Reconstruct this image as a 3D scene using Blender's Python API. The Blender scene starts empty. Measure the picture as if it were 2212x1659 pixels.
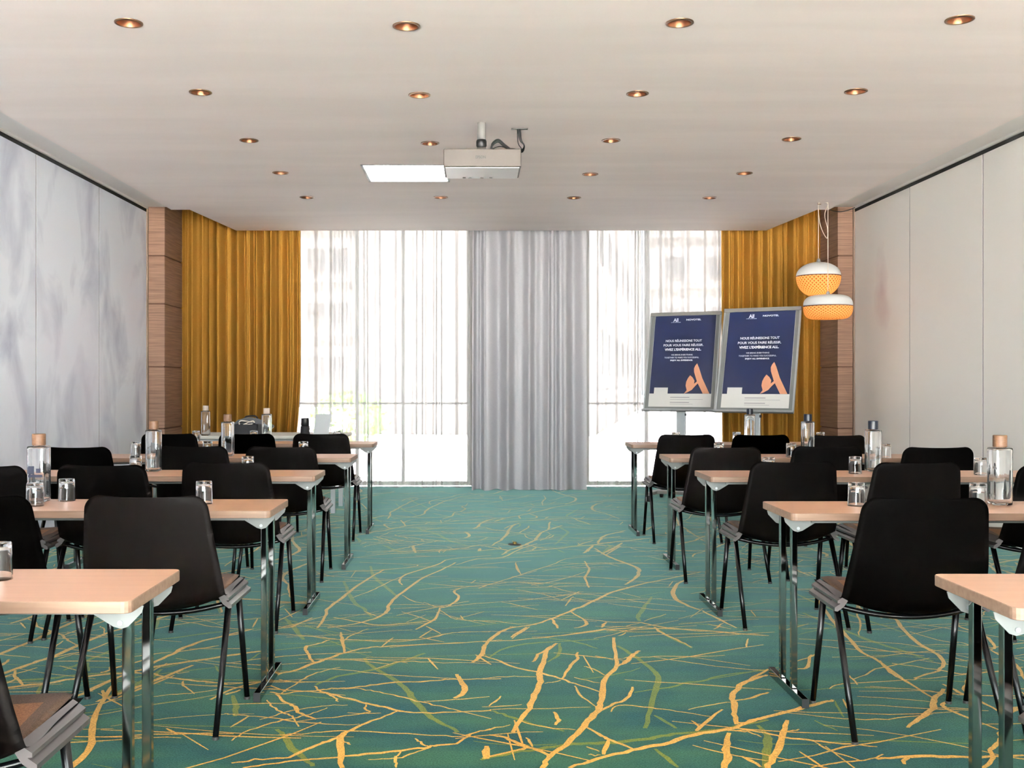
import bpy, bmesh, math, random
from mathutils import Vector, Matrix
random.seed(7)
S = bpy.context.scene
C = S.collection
F = 2300.0; VX = 1025.0; VY = 828.0; H = 1.22
TT = 0.73            # table top height
CZ = 2.92            # ceiling height
PI = math.pi

def at(px, py, D):   # a measured image point at distance D from the lens -> metres
    return Vector(((px-VX)*D/F, D, H+(VY-py)*D/F))
def fl(px, py):      # a measured point on the floor
    D = F*H/(py-VY)
    return ((px-VX)*D/F, D)

# ------------------------------------------------------------------ materials
def new_mat(name):
    m = bpy.data.materials.new(name); m.use_nodes = True
    nt = m.node_tree
    return m, nt, nt.nodes['Principled BSDF'], nt.nodes['Material Output']
def srgb(r, g, b):
    f = lambda c: (c/255/12.92 if c/255 <= .04045 else ((c/255+.055)/1.055)**2.4)
    return (f(r), f(g), f(b), 1)
def mat(name, col, rough=.5, metal=0, spec=.5, sheen=0, noise=None, bump=None, coat=0, emis=None, trans=0):
    m, nt, b, o = new_mat(name)
    b.inputs['Base Color'].default_value = srgb(*col)
    b.inputs['Roughness'].default_value = rough
    b.inputs['Metallic'].default_value = metal
    b.inputs['Specular IOR Level'].default_value = spec
    b.inputs['Sheen Weight'].default_value = sheen
    b.inputs['Coat Weight'].default_value = coat
    b.inputs['Transmission Weight'].default_value = trans
    if emis:
        b.inputs['Emission Color'].default_value = srgb(*emis[0]); b.inputs['Emission Strength'].default_value = emis[1]
    tc = nt.nodes.new('ShaderNodeTexCoord')
    if noise:     # (colour 2, scale xyz, detail, lo, hi)
        mp = nt.nodes.new('ShaderNodeMapping'); mp.inputs['Scale'].default_value = noise[1]
        nz = nt.nodes.new('ShaderNodeTexNoise'); nz.inputs['Scale'].default_value = 1; nz.inputs['Detail'].default_value = noise[2]
        rp = nt.nodes.new('ShaderNodeValToRGB')
        rp.color_ramp.elements[0].position = noise[3]; rp.color_ramp.elements[1].position = noise[4]
        rp.color_ramp.elements[0].color = srgb(*col); rp.color_ramp.elements[1].color = srgb(*noise[0])
        nt.links.new(tc.outputs['Object'], mp.inputs['Vector']); nt.links.new(mp.outputs[0], nz.inputs['Vector'])
        nt.links.new(nz.outputs['Fac'], rp.inputs[0]); nt.links.new(rp.outputs[0], b.inputs['Base Color'])
    if bump:      # (scale xyz, strength, distance)
        mp = nt.nodes.new('ShaderNodeMapping'); mp.inputs['Scale'].default_value = bump[0]
        nz = nt.nodes.new('ShaderNodeTexNoise'); nz.inputs['Scale'].default_value = 1; nz.inputs['Detail'].default_value = 3
        bp = nt.nodes.new('ShaderNodeBump'); bp.inputs['Strength'].default_value = bump[1]; bp.inputs['Distance'].default_value = bump[2]
        nt.links.new(tc.outputs['Object'], mp.inputs['Vector']); nt.links.new(mp.outputs[0], nz.inputs['Vector'])
        nt.links.new(nz.outputs['Fac'], bp.inputs['Height']); nt.links.new(bp.outputs[0], b.inputs['Normal'])
    return m

M = {}
M['shell']  = mat('shell_black', (8, 5, 4), .55, spec=.06, bump=((400, 400, 400), .05, .001))
M['pad_rim']= mat('pad_rim', (146, 116, 96), .95, sheen=.1, noise=((116, 92, 76), (300, 300, 300), 2, .35, .65))
M['pad']    = mat('pad_felt', (200, 142, 98), .95, sheen=.1, noise=((158, 110, 76), (260, 260, 260), 3, .35, .65))
M['pad_y']  = mat('pad_mustard', (205, 140, 30), .9, sheen=.2, noise=((170, 112, 22), (260, 260, 260), 3, .35, .65))
M['rail']   = mat('rail_reflection_grey', (80, 74, 74), .25, spec=.6)  # black plastic, with the window's reflection put into the grey base colour
M['blackm'] = mat('black_steel', (6, 6, 7), .22, spec=.3)
M['glide']  = mat('glide', (50, 48, 46), .5)
M['chrome'] = mat('chrome', (146, 145, 142), .08, metal=1)
M['white_m']= mat('white_metal', (118, 121, 119), .4)
M['alu']    = mat('aluminium', (176, 180, 182), .4, metal=.6)
M['copper'] = mat('copper', (138, 92, 64), .4, metal=.8)
M['ringm']  = mat('ring_dark', (120, 92, 70), .3, metal=.8)
M['postm']  = mat('beige_post', (142, 120, 104), .6)
M['dark']   = mat('dark_gap', (16, 16, 18), .8)
M['paint']  = mat('white_paint', (252, 243, 240), .8, noise=((247, 238, 235), (.5, 3, 3), 3, .4, .6))
M['cornice']= mat('cornice_paint', (242, 240, 238), .7)
M['plain']  = mat('back_wall_paint', (214, 208, 200), .85)
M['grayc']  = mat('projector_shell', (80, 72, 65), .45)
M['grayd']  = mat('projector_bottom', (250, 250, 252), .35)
M['rubber'] = mat('black_rubber', (15, 15, 16), .5)
M['navy']   = mat('navy_cap', (10, 20, 38), .35)
M['woodcap']= mat('wood_cap', (116, 84, 60), .5, noise=((96, 68, 46), (60, 60, 400), 3, .4, .6))
M['palecap']= mat('pale_cap', (186, 170, 156), .5)
M['decal']  = mat('blue_print', (14, 20, 48), .5)
M['posterb']= mat('poster_blue', (4, 20, 60), .45)
M['posterw']= mat('poster_white', (214, 212, 208), .6)
M['ink']    = mat('white_ink', (238, 238, 240), .5)
M['inkg']   = mat('grey_ink', (110, 110, 120), .6)
M['peach']  = mat('peach_ink', (208, 146, 112), .5)
M['socket'] = mat('brass', (150, 126, 70), .4, metal=.7)
M['greyfab']= mat('grey_fabric', (92, 94, 98), .9, sheen=.2, bump=((300, 300, 300), .3, .002))
M['boxblk'] = mat('black_box', (34, 32, 36), .7)
M['tcloth'] = mat('pale_table', (206, 206, 198), .6)
M['concrete']= mat('paving', (228, 222, 214), .9, noise=((218, 212, 204), (.6, .6, .6), 3, .4, .6))
M['facade'] = mat('facade', (94, 90, 85), .9, noise=((88, 84, 80), (.3, .3, .3), 2, .4, .6))
M['facwin'] = mat('facade_window', (58, 56, 54), .3)
M['leaf']   = mat('leaf', (120, 150, 60), .7, noise=((80, 120, 40), (9, 9, 9), 2, .4, .6))
M['frame']  = mat('window_frame', (240, 240, 238), .5)
M['cord']   = mat('white_cord', (226, 214, 200), .6)
M['cappw']  = mat('white_lacquer', (232, 232, 230), .35)
M['offwhite_plastic'] = mat('off_white_plastic', (132, 131, 128), .45)

# table laminate: pale wood, soft satin
def wood_mat(name, c1, c2, sc, rough):
    return mat(name, c1, rough, noise=(c2, sc, 4, .35, .65))
M['top']  = wood_mat('beech_laminate', (196, 152, 124), (189, 145, 117), (3, 40, 40), .3)
M['edge'] = wood_mat('beech_edge', (142, 116, 97), (126, 100, 82), (4, 60, 60), .5)
M['clad'] = wood_mat('oak_cladding', (150, 116, 94), (122, 92, 72), (2.5, 2.5, 70), .6)
M['cladd']= mat('cladding_joint', (96, 66, 48), .8)

def carpet(name, c1, c2, c3):
    m, nt, b, o = new_mat(name)
    tc = nt.nodes.new('ShaderNodeTexCoord')
    def nz(scale, det):
        mp = nt.nodes.new('ShaderNodeMapping'); mp.inputs['Scale'].default_value = scale
        n = nt.nodes.new('ShaderNodeTexNoise'); n.inputs['Scale'].default_value = 1; n.inputs['Detail'].default_value = det
        nt.links.new(tc.outputs['Object'], mp.inputs[0]); nt.links.new(mp.outputs[0], n.inputs[0]); return n
    a = nz((1.3, 4.5, 1), 5); r = nt.nodes.new('ShaderNodeValToRGB')
    r.color_ramp.elements[0].position = .36; r.color_ramp.elements[1].position = .62
    r.color_ramp.elements[0].color = srgb(*c2); r.color_ramp.elements[1].color = srgb(*c1)
    nt.links.new(a.outputs['Fac'], r.inputs[0])
    f = nz((170, 170, 170), 2); r2 = nt.nodes.new('ShaderNodeValToRGB')
    r2.color_ramp.elements[0].position = .38; r2.color_ramp.elements[1].position = .62
    r2.color_ramp.elements[0].color = (.72, .72, .72, 1); r2.color_ramp.elements[1].color = (1.18, 1.18, 1.18, 1)
    nt.links.new(f.outputs['Fac'], r2.inputs[0])
    mx = nt.nodes.new('ShaderNodeMix'); mx.data_type = 'RGBA'; mx.blend_type = 'MULTIPLY'; mx.inputs[0].default_value = 1
    nt.links.new(r.outputs[0], mx.inputs[6]); nt.links.new(r2.outputs[0], mx.inputs[7])
    nt.links.new(mx.outputs[2], b.inputs['Base Color'])
    bp = nt.nodes.new('ShaderNodeBump'); bp.inputs['Strength'].default_value = .35; bp.inputs['Distance'].default_value = .003
    nt.links.new(f.outputs['Fac'], bp.inputs['Height']); nt.links.new(bp.outputs[0], b.inputs['Normal'])
    b.inputs['Roughness'].default_value = .9
    b.inputs['Specular IOR Level'].default_value = .06
    b.inputs['Sheen Weight'].default_value = 1.0; b.inputs['Sheen Roughness'].default_value = .185; b.inputs['Sheen Tint'].default_value = (.5, .9, .84, 1)  # cyan sheen tint stands in for window light on the far carpet
    return m
M['carpet'] = carpet('carpet_teal', (48, 84, 62), (27, 64, 66), None)
M['gold']   = carpet('carpet_gold', (200, 148, 66), (188, 138, 58), None)
M['olive']  = carpet('carpet_olive', (112, 112, 34), (98, 104, 38), None)

def sheer_mat():
    m, nt, b, o = new_mat('sheer_voile')
    nt.nodes.remove(b)
    tr = nt.nodes.new('ShaderNodeBsdfTransparent'); tl = nt.nodes.new('ShaderNodeBsdfTranslucent'); df = nt.nodes.new('ShaderNodeBsdfDiffuse')
    tl.inputs[0].default_value = (.30, .297, .293, 1); df.inputs[0].default_value = (.9, .89, .87, 1)
    a = nt.nodes.new('ShaderNodeMixShader'); a.inputs[0].default_value = .35
    nt.links.new(tl.outputs[0], a.inputs[1]); nt.links.new(df.outputs[0], a.inputs[2])
    lw = nt.nodes.new('ShaderNodeLayerWeight'); lw.inputs['Blend'].default_value = .5
    mr = nt.nodes.new('ShaderNodeMapRange'); mr.inputs['To Min'].default_value = .50; mr.inputs['From Max'].default_value = .45; mr.inputs['To Max'].default_value = .97
    nt.links.new(lw.outputs['Facing'], mr.inputs[0])
    mx = nt.nodes.new('ShaderNodeMixShader')
    nt.links.new(mr.outputs[0], mx.inputs[0]); nt.links.new(tr.outputs[0], mx.inputs[1]); nt.links.new(a.outputs[0], mx.inputs[2])
    nt.links.new(mx.outputs[0], o.inputs[0]); return m
M['sheer'] = sheer_mat()
def drape_mat(name, c1, c2, tl, rough=.8, spec=.12):
    m, nt, b, o = new_mat(name)
    tc = nt.nodes.new('ShaderNodeTexCoord'); mp = nt.nodes.new('ShaderNodeMapping'); mp.inputs['Scale'].default_value = (260, 260, 60)
    n = nt.nodes.new('ShaderNodeTexNoise'); n.inputs['Scale'].default_value = 1
    nt.links.new(tc.outputs['Object'], mp.inputs[0]); nt.links.new(mp.outputs[0], n.inputs[0])
    r = nt.nodes.new('ShaderNodeValToRGB'); r.color_ramp.elements[0].position = .35; r.color_ramp.elements[1].position = .65
    r.color_ramp.elements[0].color = srgb(*c1); r.color_ramp.elements[1].color = srgb(*c2)
    nt.links.new(n.outputs['Fac'], r.inputs[0]); nt.links.new(r.outputs[0], b.inputs['Base Color'])
    b.inputs['Roughness'].default_value = rough; b.inputs['Sheen Weight'].default_value = 0; b.inputs['Specular IOR Level'].default_value = spec
    t = nt.nodes.new('ShaderNodeBsdfTranslucent'); nt.links.new(r.outputs[0], t.inputs[0])
    mx = nt.nodes.new('ShaderNodeMixShader'); mx.inputs[0].default_value = tl
    nt.links.new(b.outputs[0], mx.inputs[1]); nt.links.new(t.outputs[0], mx.inputs[2]); nt.links.new(mx.outputs[0], o.inputs[0])
    return m
M['mustard'] = drape_mat('mustard_velvet', (184, 138, 60), (172, 126, 50), .035)
M['greyc']   = drape_mat('grey_satin', (200, 198, 202), (190, 189, 195), .12, .4, .5)

def wall_print(name, base, shade, pink, seedv, amt):
    m, nt, b, o = new_mat(name)
    tc = nt.nodes.new('ShaderNodeTexCoord')
    def nz(scale, det, dist=0, loc=(0, 0, 0)):
        mp = nt.nodes.new('ShaderNodeMapping'); mp.inputs['Scale'].default_value = scale; mp.inputs['Location'].default_value = loc
        mp.inputs['Rotation'].default_value = (.35, 0, 0)
        n = nt.nodes.new('ShaderNodeTexNoise'); n.inputs['Scale'].default_value = 1; n.inputs['Detail'].default_value = det; n.inputs['Distortion'].default_value = dist
        nt.links.new(tc.outputs['Object'], mp.inputs[0]); nt.links.new(mp.outputs[0], n.inputs[0]); return n
    a = nz((1, 1.9, 1.3), 6, .5, (seedv, seedv*2, seedv)); r = nt.nodes.new('ShaderNodeValToRGB')
    r.color_ramp.elements[0].position = .47; r.color_ramp.elements[1].position = .74
    r.color_ramp.elements[0].color = (0, 0, 0, 1); r.color_ramp.elements[1].color = (amt, amt, amt, 1)
    nt.links.new(a.outputs['Fac'], r.inputs[0])
    mx = nt.nodes.new('ShaderNodeMix'); mx.data_type = 'RGBA'
    mx.inputs[6].default_value = srgb(*base); mx.inputs[7].default_value = srgb(*shade)
    nt.links.new(r.outputs[0], mx.inputs[0])
    p = nz((1, .9, .7), 2, 0, (seedv+5, 3, 1)); r2 = nt.nodes.new('ShaderNodeValToRGB')
    r2.color_ramp.elements[0].position = .5; r2.color_ramp.elements[1].position = .75
    r2.color_ramp.elements[0].color = (0, 0, 0, 1); r2.color_ramp.elements[1].color = (.7, .7, .7, 1)
    nt.links.new(p.outputs['Fac'], r2.inputs[0])
    m2 = nt.nodes.new('ShaderNodeMix'); m2.data_type = 'RGBA'; m2.inputs[7].default_value = srgb(*pink)
    nt.links.new(r2.outputs[0], m2.inputs[0]); nt.links.new(mx.outputs[2], m2.inputs[6])
    nt.links.new(m2.outputs[2], b.inputs['Base Color'])
    b.inputs['Roughness'].default_value = .6
    w = nz((1, 500, 500), 1); bp = nt.nodes.new('ShaderNodeBump'); bp.inputs['Strength'].default_value = .08; bp.inputs['Distance'].default_value = .001
    nt.links.new(w.outputs['Fac'], bp.inputs['Height']); nt.links.new(bp.outputs[0], b.inputs['Normal'])
    return m
M['wall_l'] = wall_print('printed_panel', (240, 245, 255), (158, 162, 188), (236, 233, 246), 1.7, .72)

def wall_right_mat():
    m, nt, b, o = new_mat('woven_panel')
    tc = nt.nodes.new('ShaderNodeTexCoord')
    # one soft pinkish blot, as seen on the far panel
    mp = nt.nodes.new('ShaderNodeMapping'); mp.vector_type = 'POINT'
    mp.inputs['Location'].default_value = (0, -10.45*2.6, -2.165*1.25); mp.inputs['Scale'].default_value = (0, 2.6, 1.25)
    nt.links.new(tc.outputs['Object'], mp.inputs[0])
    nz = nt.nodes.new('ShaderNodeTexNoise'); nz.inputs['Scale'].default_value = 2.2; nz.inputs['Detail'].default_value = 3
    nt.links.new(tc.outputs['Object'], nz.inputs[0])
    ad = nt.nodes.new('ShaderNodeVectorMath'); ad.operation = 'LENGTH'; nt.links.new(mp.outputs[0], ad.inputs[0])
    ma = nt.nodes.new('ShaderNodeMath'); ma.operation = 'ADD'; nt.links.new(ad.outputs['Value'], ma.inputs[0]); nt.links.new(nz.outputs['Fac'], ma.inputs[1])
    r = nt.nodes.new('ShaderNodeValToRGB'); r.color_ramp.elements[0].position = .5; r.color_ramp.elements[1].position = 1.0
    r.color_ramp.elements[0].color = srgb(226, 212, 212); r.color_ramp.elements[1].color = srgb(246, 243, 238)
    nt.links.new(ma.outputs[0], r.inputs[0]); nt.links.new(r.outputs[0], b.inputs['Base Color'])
    b.inputs['Roughness'].default_value = .5
    n2 = nt.nodes.new('ShaderNodeTexNoise'); n2.inputs['Scale'].default_value = 380
    nt.links.new(tc.outputs['Object'], n2.inputs[0]); bp = nt.nodes.new('ShaderNodeBump'); bp.inputs['Strength'].default_value = .1; bp.inputs['Distance'].default_value = .001
    nt.links.new(n2.outputs['Fac'], bp.inputs['Height']); nt.links.new(bp.outputs[0], b.inputs['Normal'])
    return m
M['wall_r'] = wall_right_mat()

def glass_mat(name, rough=0, ior=1.46, tint=(1, 1, 1, 1)):
    m, nt, b, o = new_mat(name)
    b.inputs['Base Color'].default_value = tint; b.inputs['Transmission Weight'].default_value = 1
    b.inputs['Roughness'].default_value = rough; b.inputs['IOR'].default_value = ior
    return m
M['glass'] = glass_mat('clear_glass')
def pane_mat(name, tint):
    m, nt, b, o = new_mat(name); nt.nodes.remove(b)
    t = nt.nodes.new('ShaderNodeBsdfTransparent'); g = nt.nodes.new('ShaderNodeBsdfGlossy'); g.inputs['Roughness'].default_value = .02
    t.inputs[0].default_value = (*tint, 1)
    fr = nt.nodes.new('ShaderNodeFresnel'); mx = nt.nodes.new('ShaderNodeMixShader')
    nt.links.new(fr.outputs[0], mx.inputs[0]); nt.links.new(t.outputs[0], mx.inputs[1]); nt.links.new(g.outputs[0], mx.inputs[2])
    nt.links.new(mx.outputs[0], o.inputs[0]); return m
M['pane'] = pane_mat('window_pane', (.95, .97, .96)); M['pane_t'] = pane_mat('dimming_pane', (.37, .38, .39))  # grey tint added to the front panes to dim the daylight
def emit(name, col, s):
    m, nt, b, o = new_mat(name); nt.nodes.remove(b); e = nt.nodes.new('ShaderNodeEmission')
    e.inputs[0].default_value = srgb(*col); e.inputs[1].default_value = s; nt.links.new(e.outputs[0], o.inputs[0]); return m
M['led'] = emit('led_panel', (255, 253, 250), 5)
M['bulb'] = emit('lit_bulb', (255, 214, 160), 2.2)
M['bulb_off'] = mat('unlit_lamp', (120, 92, 70), .4)

def weave_mat():
    m, nt, b, o = new_mat('woven_bamboo')
    tc = nt.nodes.new('ShaderNodeTexCoord')
    def wave(rot):
        mp = nt.nodes.new('ShaderNodeMapping'); mp.inputs['Rotation'].default_value = (0, 0, rot)
        w = nt.nodes.new('ShaderNodeTexWave'); w.inputs['Scale'].default_value = 2.3
        nt.links.new(tc.outputs['UV'], mp.inputs[0]); nt.links.new(mp.outputs[0], w.inputs[0]); return w
    w1 = wave(.7); w2 = wave(-.7)
    mul = nt.nodes.new('ShaderNodeMath'); mul.operation = 'MAXIMUM'
    nt.links.new(w1.outputs['Fac'], mul.inputs[0]); nt.links.new(w2.outputs['Fac'], mul.inputs[1])
    r = nt.nodes.new('ShaderNodeValToRGB'); r.color_ramp.elements[0].position = .35; r.color_ramp.elements[1].position = .7
    r.color_ramp.elements[0].color = srgb(180, 96, 40); r.color_ramp.elements[1].color = srgb(242, 186, 116)
    nt.links.new(mul.outputs[0], r.inputs[0])
    nt.links.new(r.outputs[0], b.inputs['Base Color']); b.inputs['Roughness'].default_value = .7
    t = nt.nodes.new('ShaderNodeBsdfTranslucent'); nt.links.new(r.outputs[0], t.inputs[0])
    mx = nt.nodes.new('ShaderNodeMixShader'); mx.inputs[0].default_value = .6
    nt.links.new(b.outputs[0], mx.inputs[1]); nt.links.new(t.outputs[0], mx.inputs[2]); nt.links.new(mx.outputs[0], o.inputs[0])
    return m
M['weave'] = weave_mat()

# ------------------------------------------------------------------ helpers
KEEP = []
def obj(name, bm, m, parent=None, smooth=False, label=None, loc=None):
    me = bpy.data.meshes.new(name)
    
    if not any(q is bm for q in KEEP): bmesh.ops.recalc_face_normals(bm, faces=bm.faces)
    bm.to_mesh(me); bm.free()
    for mm in (m if isinstance(m, (list, tuple)) else [m]): me.materials.append(mm)
    if smooth:
        for p in me.polygons: p.use_smooth = True
    o = bpy.data.objects.new(name, me); C.objects.link(o)
    if parent: o.parent = parent
    if label: o['label'] = label
    if loc: o.location = loc
    return o
def tag(o, label, cat, group=None):
    o['label'] = label; o['category'] = cat
    if group: o['group'] = group
    return o
def struct(name, bm, m, smooth=False):
    o = obj(name, bm, m, None, smooth); o['kind'] = 'structure'; return o
def thing(name, label, cat, loc=(0, 0, 0), rz=0, group=None):
    o = bpy.data.objects.new(name, None); o.empty_display_size = .1; C.objects.link(o)
    o.location = loc; o.rotation_euler = (0, 0, rz); return tag(o, label, cat, group)
def dup(root, loc, rz, label, group=None):
    def cp(o, par):
        c = o.copy(); C.objects.link(c); c.parent = par
        for ch in list(o.children):
            if ch.name != c.name: cp(ch, c)
        return c
    kids = list(root.children)
    r = root.copy(); C.objects.link(r); r.location = loc; r.rotation_euler = (0, 0, rz)
    r['label'] = label
    if group: r['group'] = group
    for k in kids: cp(k, r)
    return r
def box(bm, x0, x1, y0, y1, z0, z1, mi=0, bev=0):
    r = bmesh.ops.create_cube(bm, size=1)
    for v in r['verts']:
        v.co = Vector(((x0+x1)/2+v.co.x*(x1-x0), (y0+y1)/2+v.co.y*(y1-y0), (z0+z1)/2+v.co.z*(z1-z0)))
    fs = set(f for v in r['verts'] for f in v.link_faces)
    if bev:
        es = set(e for v in r['verts'] for e in v.link_edges)
        q = bmesh.ops.bevel(bm, geom=list(es), offset=bev, segments=2, affect='EDGES', profile=.5)
        fs = set(q['faces']) | set(f for f in fs if f.is_valid)
    for f in fs: f.material_index = mi
    return bm
def tube(bm, pts, r, seg=10, caps=True):
    pts = [Vector(p) for p in pts]; rings = []
    prev = None
    for i, p in enumerate(pts):
        d = (pts[min(i+1, len(pts)-1)] - pts[max(i-1, 0)]).normalized()
        ref = prev if prev is not None else (Vector((1, 0, 0)) if abs(d.x) < .8 else Vector((0, 1, 0)))
        a = (ref - d*ref.dot(d)).normalized(); b = d.cross(a); prev = a
        rr = r[i] if isinstance(r, (list, tuple)) else r
        rings.append([bm.verts.new(p + (a*math.cos(t) + b*math.sin(t))*rr) for t in [2*PI*k/seg for k in range(seg)]])
    for q, w in zip(rings, rings[1:]):
        for k in range(seg): bm.faces.new((q[k], q[(k+1) % seg], w[(k+1) % seg], w[k]))
    if caps:
        bm.faces.new(rings[0][::-1]); bm.faces.new(rings[-1])
    return bm
def cr(pts, n=6):
    pts = [Vector(p) for p in pts]; P = [pts[0]*2-pts[1]]+pts+[pts[-1]*2-pts[-2]]; out = []
    for i in range(1, len(P)-2):
        for k in range(n):
            t = k/n; a, b, c, d = P[i-1:i+3]
            out.append(.5*((2*b)+(c-a)*t+(2*a-5*b+4*c-d)*t*t+(3*b-a-3*c+d)*t**3))
    out.append(pts[-1]); return out
def lathe(bm, prof, seg=32, sq=0, cx=0, cy=0, close=True, uv=False, mi=0):
    rings = []
    for (r, z) in prof:
        ring = []
        for k in range(seg):
            t = 2*PI*k/seg; c, s = math.cos(t), math.sin(t)
            q = 1.0
            if sq: q = 1/((abs(c)**sq + abs(s)**sq)**(1/sq))
            ring.append(bm.verts.new((cx+c*q*r, cy+s*q*r, z)))
        rings.append(ring)
    uvl = bm.loops.layers.uv.verify() if uv else None
    for j, (q, w) in enumerate(zip(rings, rings[1:])):
        for k in range(seg):
            f = bm.faces.new((q[k], q[(k+1) % seg], w[(k+1) % seg], w[k])); f.material_index = mi
            if uv:
                for l, (a, b) in zip(f.loops, ((k, j), (k+1, j), (k+1, j+1), (k, j+1))):
                    l[uvl].uv = (a/seg*6, b/len(prof)*1.4)
    if close:
        for rg in (rings[0][::-1], rings[-1]):
            f = bm.faces.new(rg); f.material_index = mi
    return bm
def prism(bm, poly, axis, a, b, mi=0):   # polygon extruded along an axis
    def mk(p, t):
        if axis == 'x': return (t, p[0], p[1])
        if axis == 'y': return (p[0], t, p[1])
        return (p[0], p[1], t)
    v0 = [bm.verts.new(mk(p, a)) for p in poly]; v1 = [bm.verts.new(mk(p, b)) for p in poly]
    n = len(poly); fs = [bm.faces.new(v0[::-1]), bm.faces.new(v1)]
    for k in range(n): fs.append(bm.faces.new((v0[k], v0[(k+1) % n], v1[(k+1) % n], v1[k])))
    for f in fs: f.material_index = mi
    return bm
B = bmesh.new

# ------------------------------------------------------------------ camera
cam = bpy.data.cameras.new('camera'); co = bpy.data.objects.new('camera', cam); C.objects.link(co)
co.location = (0, 0, H); co.rotation_euler = (PI/2, 0, 0)
cam.sensor_width = 36; cam.sensor_fit = 'HORIZONTAL'; cam.lens = 36*F/2212
cam.shift_x = (1106-VX)/2212; cam.shift_y = (VY-829.5)/2212
cam.clip_start = .05; cam.clip_end = 300
S.camera = co

# ------------------------------------------------------------------ room shell
XL, XR, YB = -3.45, 4.0, -3.2
YE = 11.2
# floor with its woven branch pattern
bm = B(); box(bm, -4.6, 5.2, YB, 12.6, -.06, 0, 0)
TR = []
def T(crop, w, col, *runs):
    ox, oy, s = {'A': (500, 1350, 3.95), 'B': (1040, 1350, 3.568), 'C': (600, 1180, 3.95), 'D': (1100, 1180, 3.95), 'E': (1500, 1350, 3.107)}[crop]
    for run in runs:
        n = [float(v) for v in run.split()]
        TR.append((w, col, [fl(ox+n[i]/s, oy+n[i+1]/s) for i in range(0, len(n), 2)]))
K, Md, N = .026, .017, .010      # thick, medium, thin
T('A', Md+.004, 1, '-180 640 0 550 240 490 390 425 540 390 700 330 860 275 960 240 1120 200 1280 185 1500 175 1700 165 2212 140')
T('A', Md, 1, '960 240 955 160 940 110 935 60', '700 320 660 270 630 210 650 180 750 160 840 125', '330 570 420 590 560 570 750 560 860 545 1040 535 1240 510 1420 490 1600 485 1800 470 1900 465 2100 465 2300 460',
  '720 520 760 565 880 600 1000 630 1150 670 1300 700 1420 730 1560 745 1900 745 2212 730', '380 590 450 650 540 700 590 760 720 805',
  '1420 735 1280 790 1120 850 1000 910 900 960 760 1020 600 1080 440 1135 200 1150 0 1185', '100 1221 350 1185 560 1160 800 1140 1000 1120 1160 1105 1400 1075 1650 1050 1760 1025 1920 1015 2050 930 2212 890')
T('A', N, 1, '960 140 1020 90 1170 35', '740 560 820 590 880 620 910 660', '860 545 1060 545 1180 560 1340 590 1500 630 1650 665 1780 695 1950 735 2212 800', '300 640 350 700 440 750 520 780 570 865',
  '-60 760 0 765 150 775 400 800 620 830 860 850 1100 850', '0 870 140 780', '0 985 130 910 240 870 400 825 560 790 700 750 820 710', '950 1000 1020 1020', '1570 970 1620 1010 1690 1045',
  '1690 1050 1560 1090 1400 1140 1160 1150', '1450 1080 1400 1150 1410 1221', '400 940 600 930 820 910 1100 905 1500 930 1900 950 2040 935', '1150 680 1140 715 1170 750 1000 755',
  '1220 375 1450 315 1700 320 2212 330', '640 295 1000 290 1250 300 1500 325', '640 380 900 380 1150 405 1400 430 1750 450 1920 460', '400 470 560 490 700 490', '420 590 540 510 650 440 760 400 930 365',
  '1650 660 1900 640 2200 610', '340 80 640 95 850 120 1050 130 1400 145 1650 120 1850 75 2000 60 2212 60', '1280 185 1380 110', '1600 110 1710 45', '560 820 860 790 1050 765 1280 750', '250 810 420 760 600 715 830 690 990 685')
T('A', K, 1, '990 905 940 950 930 1060 935 1221', '1920 420 1950 470 1990 540 1960 600 1900 630', '2160 170 2130 260 2060 320')
T('A', K, 0, '1130 280 1220 370 1380 460 1500 560 1560 650 1680 770 1820 850 1930 920', '390 890 460 960 520 1060 620 1140 700 1200', '720 510 900 440 1120 400 1300 360 1450 310 1650 245', '10 600 40 700 20 780')
T('B', K, 1, '1020 100 1030 200 1045 310 975 390 940 480 920 590 900 655 830 730 780 800 690 890 600 960 530 1010 480 1102 440 1180', '580 140 510 200 480 270 450 360 450 440 410 540 370 640 310 720 240 830',
  '1045 320 1110 290 1160 240 1220 200', '680 1102 900 1030 1160 970 1400 920 1640 850 1900 810 2080 740 2212 710', '1970 770 1945 690 1950 600 1940 540 2020 450 2120 410 2212 390', '1910 830 1890 940 1890 1040 1860 1120', '40 930 30 1030')
T('B', Md, 1, '540 160 440 230 395 290', '0 235 120 270 230 320 420 365 600 410 720 455 910 515', '620 420 680 330 730 270 740 210', '20 230 20 170 100 90 200 30', '900 665 1020 610 1120 570 1170 480',
  '0 130 240 120 500 95 760 65 1000 35 1200 25 1500 30 1800 50 2212 85', '0 1030 240 975 380 950 500 1000 530 1010', '60 850 180 870 330 930 520 1000', '810 790 930 860 1010 895 1170 955', '980 890 940 1000',
  '2212 345 2060 420', '1940 595 2100 555 2212 520', '1660 820 1680 790 1850 650', '560 670 590 720 570 770')
T('B', N, 1, '720 470 760 540 880 635', '1050 260 1200 250 1400 245 1700 245 1880 235', '810 940 920 975', '820 1000 920 1005', '1600 655 1800 610 1930 595', '1620 740 1680 790', '1000 670 1060 620 1300 640 1500 665 1780 710',
  '1330 250 1560 285 1800 320 2050 345 2212 350', '290 745 500 790 730 815', '0 820 220 770', '0 635 320 620', '50 630 160 550', '0 410 250 400 430 400', '1900 815 2060 830 2150 860', '880 240 1020 270', '790 320 860 340 950 390', '720 410 910 450', '350 870 400 940', '480 450 610 430')
T('B', K, 0, '1050 160 1180 240 1300 330 1360 400 1340 500 1310 620 1265 795', '0 1035 240 990 500 950 700 920 960 910 1240 885 1440 850 1640 825 1900 800 2212 730', '2212 830 2190 1102')
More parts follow.
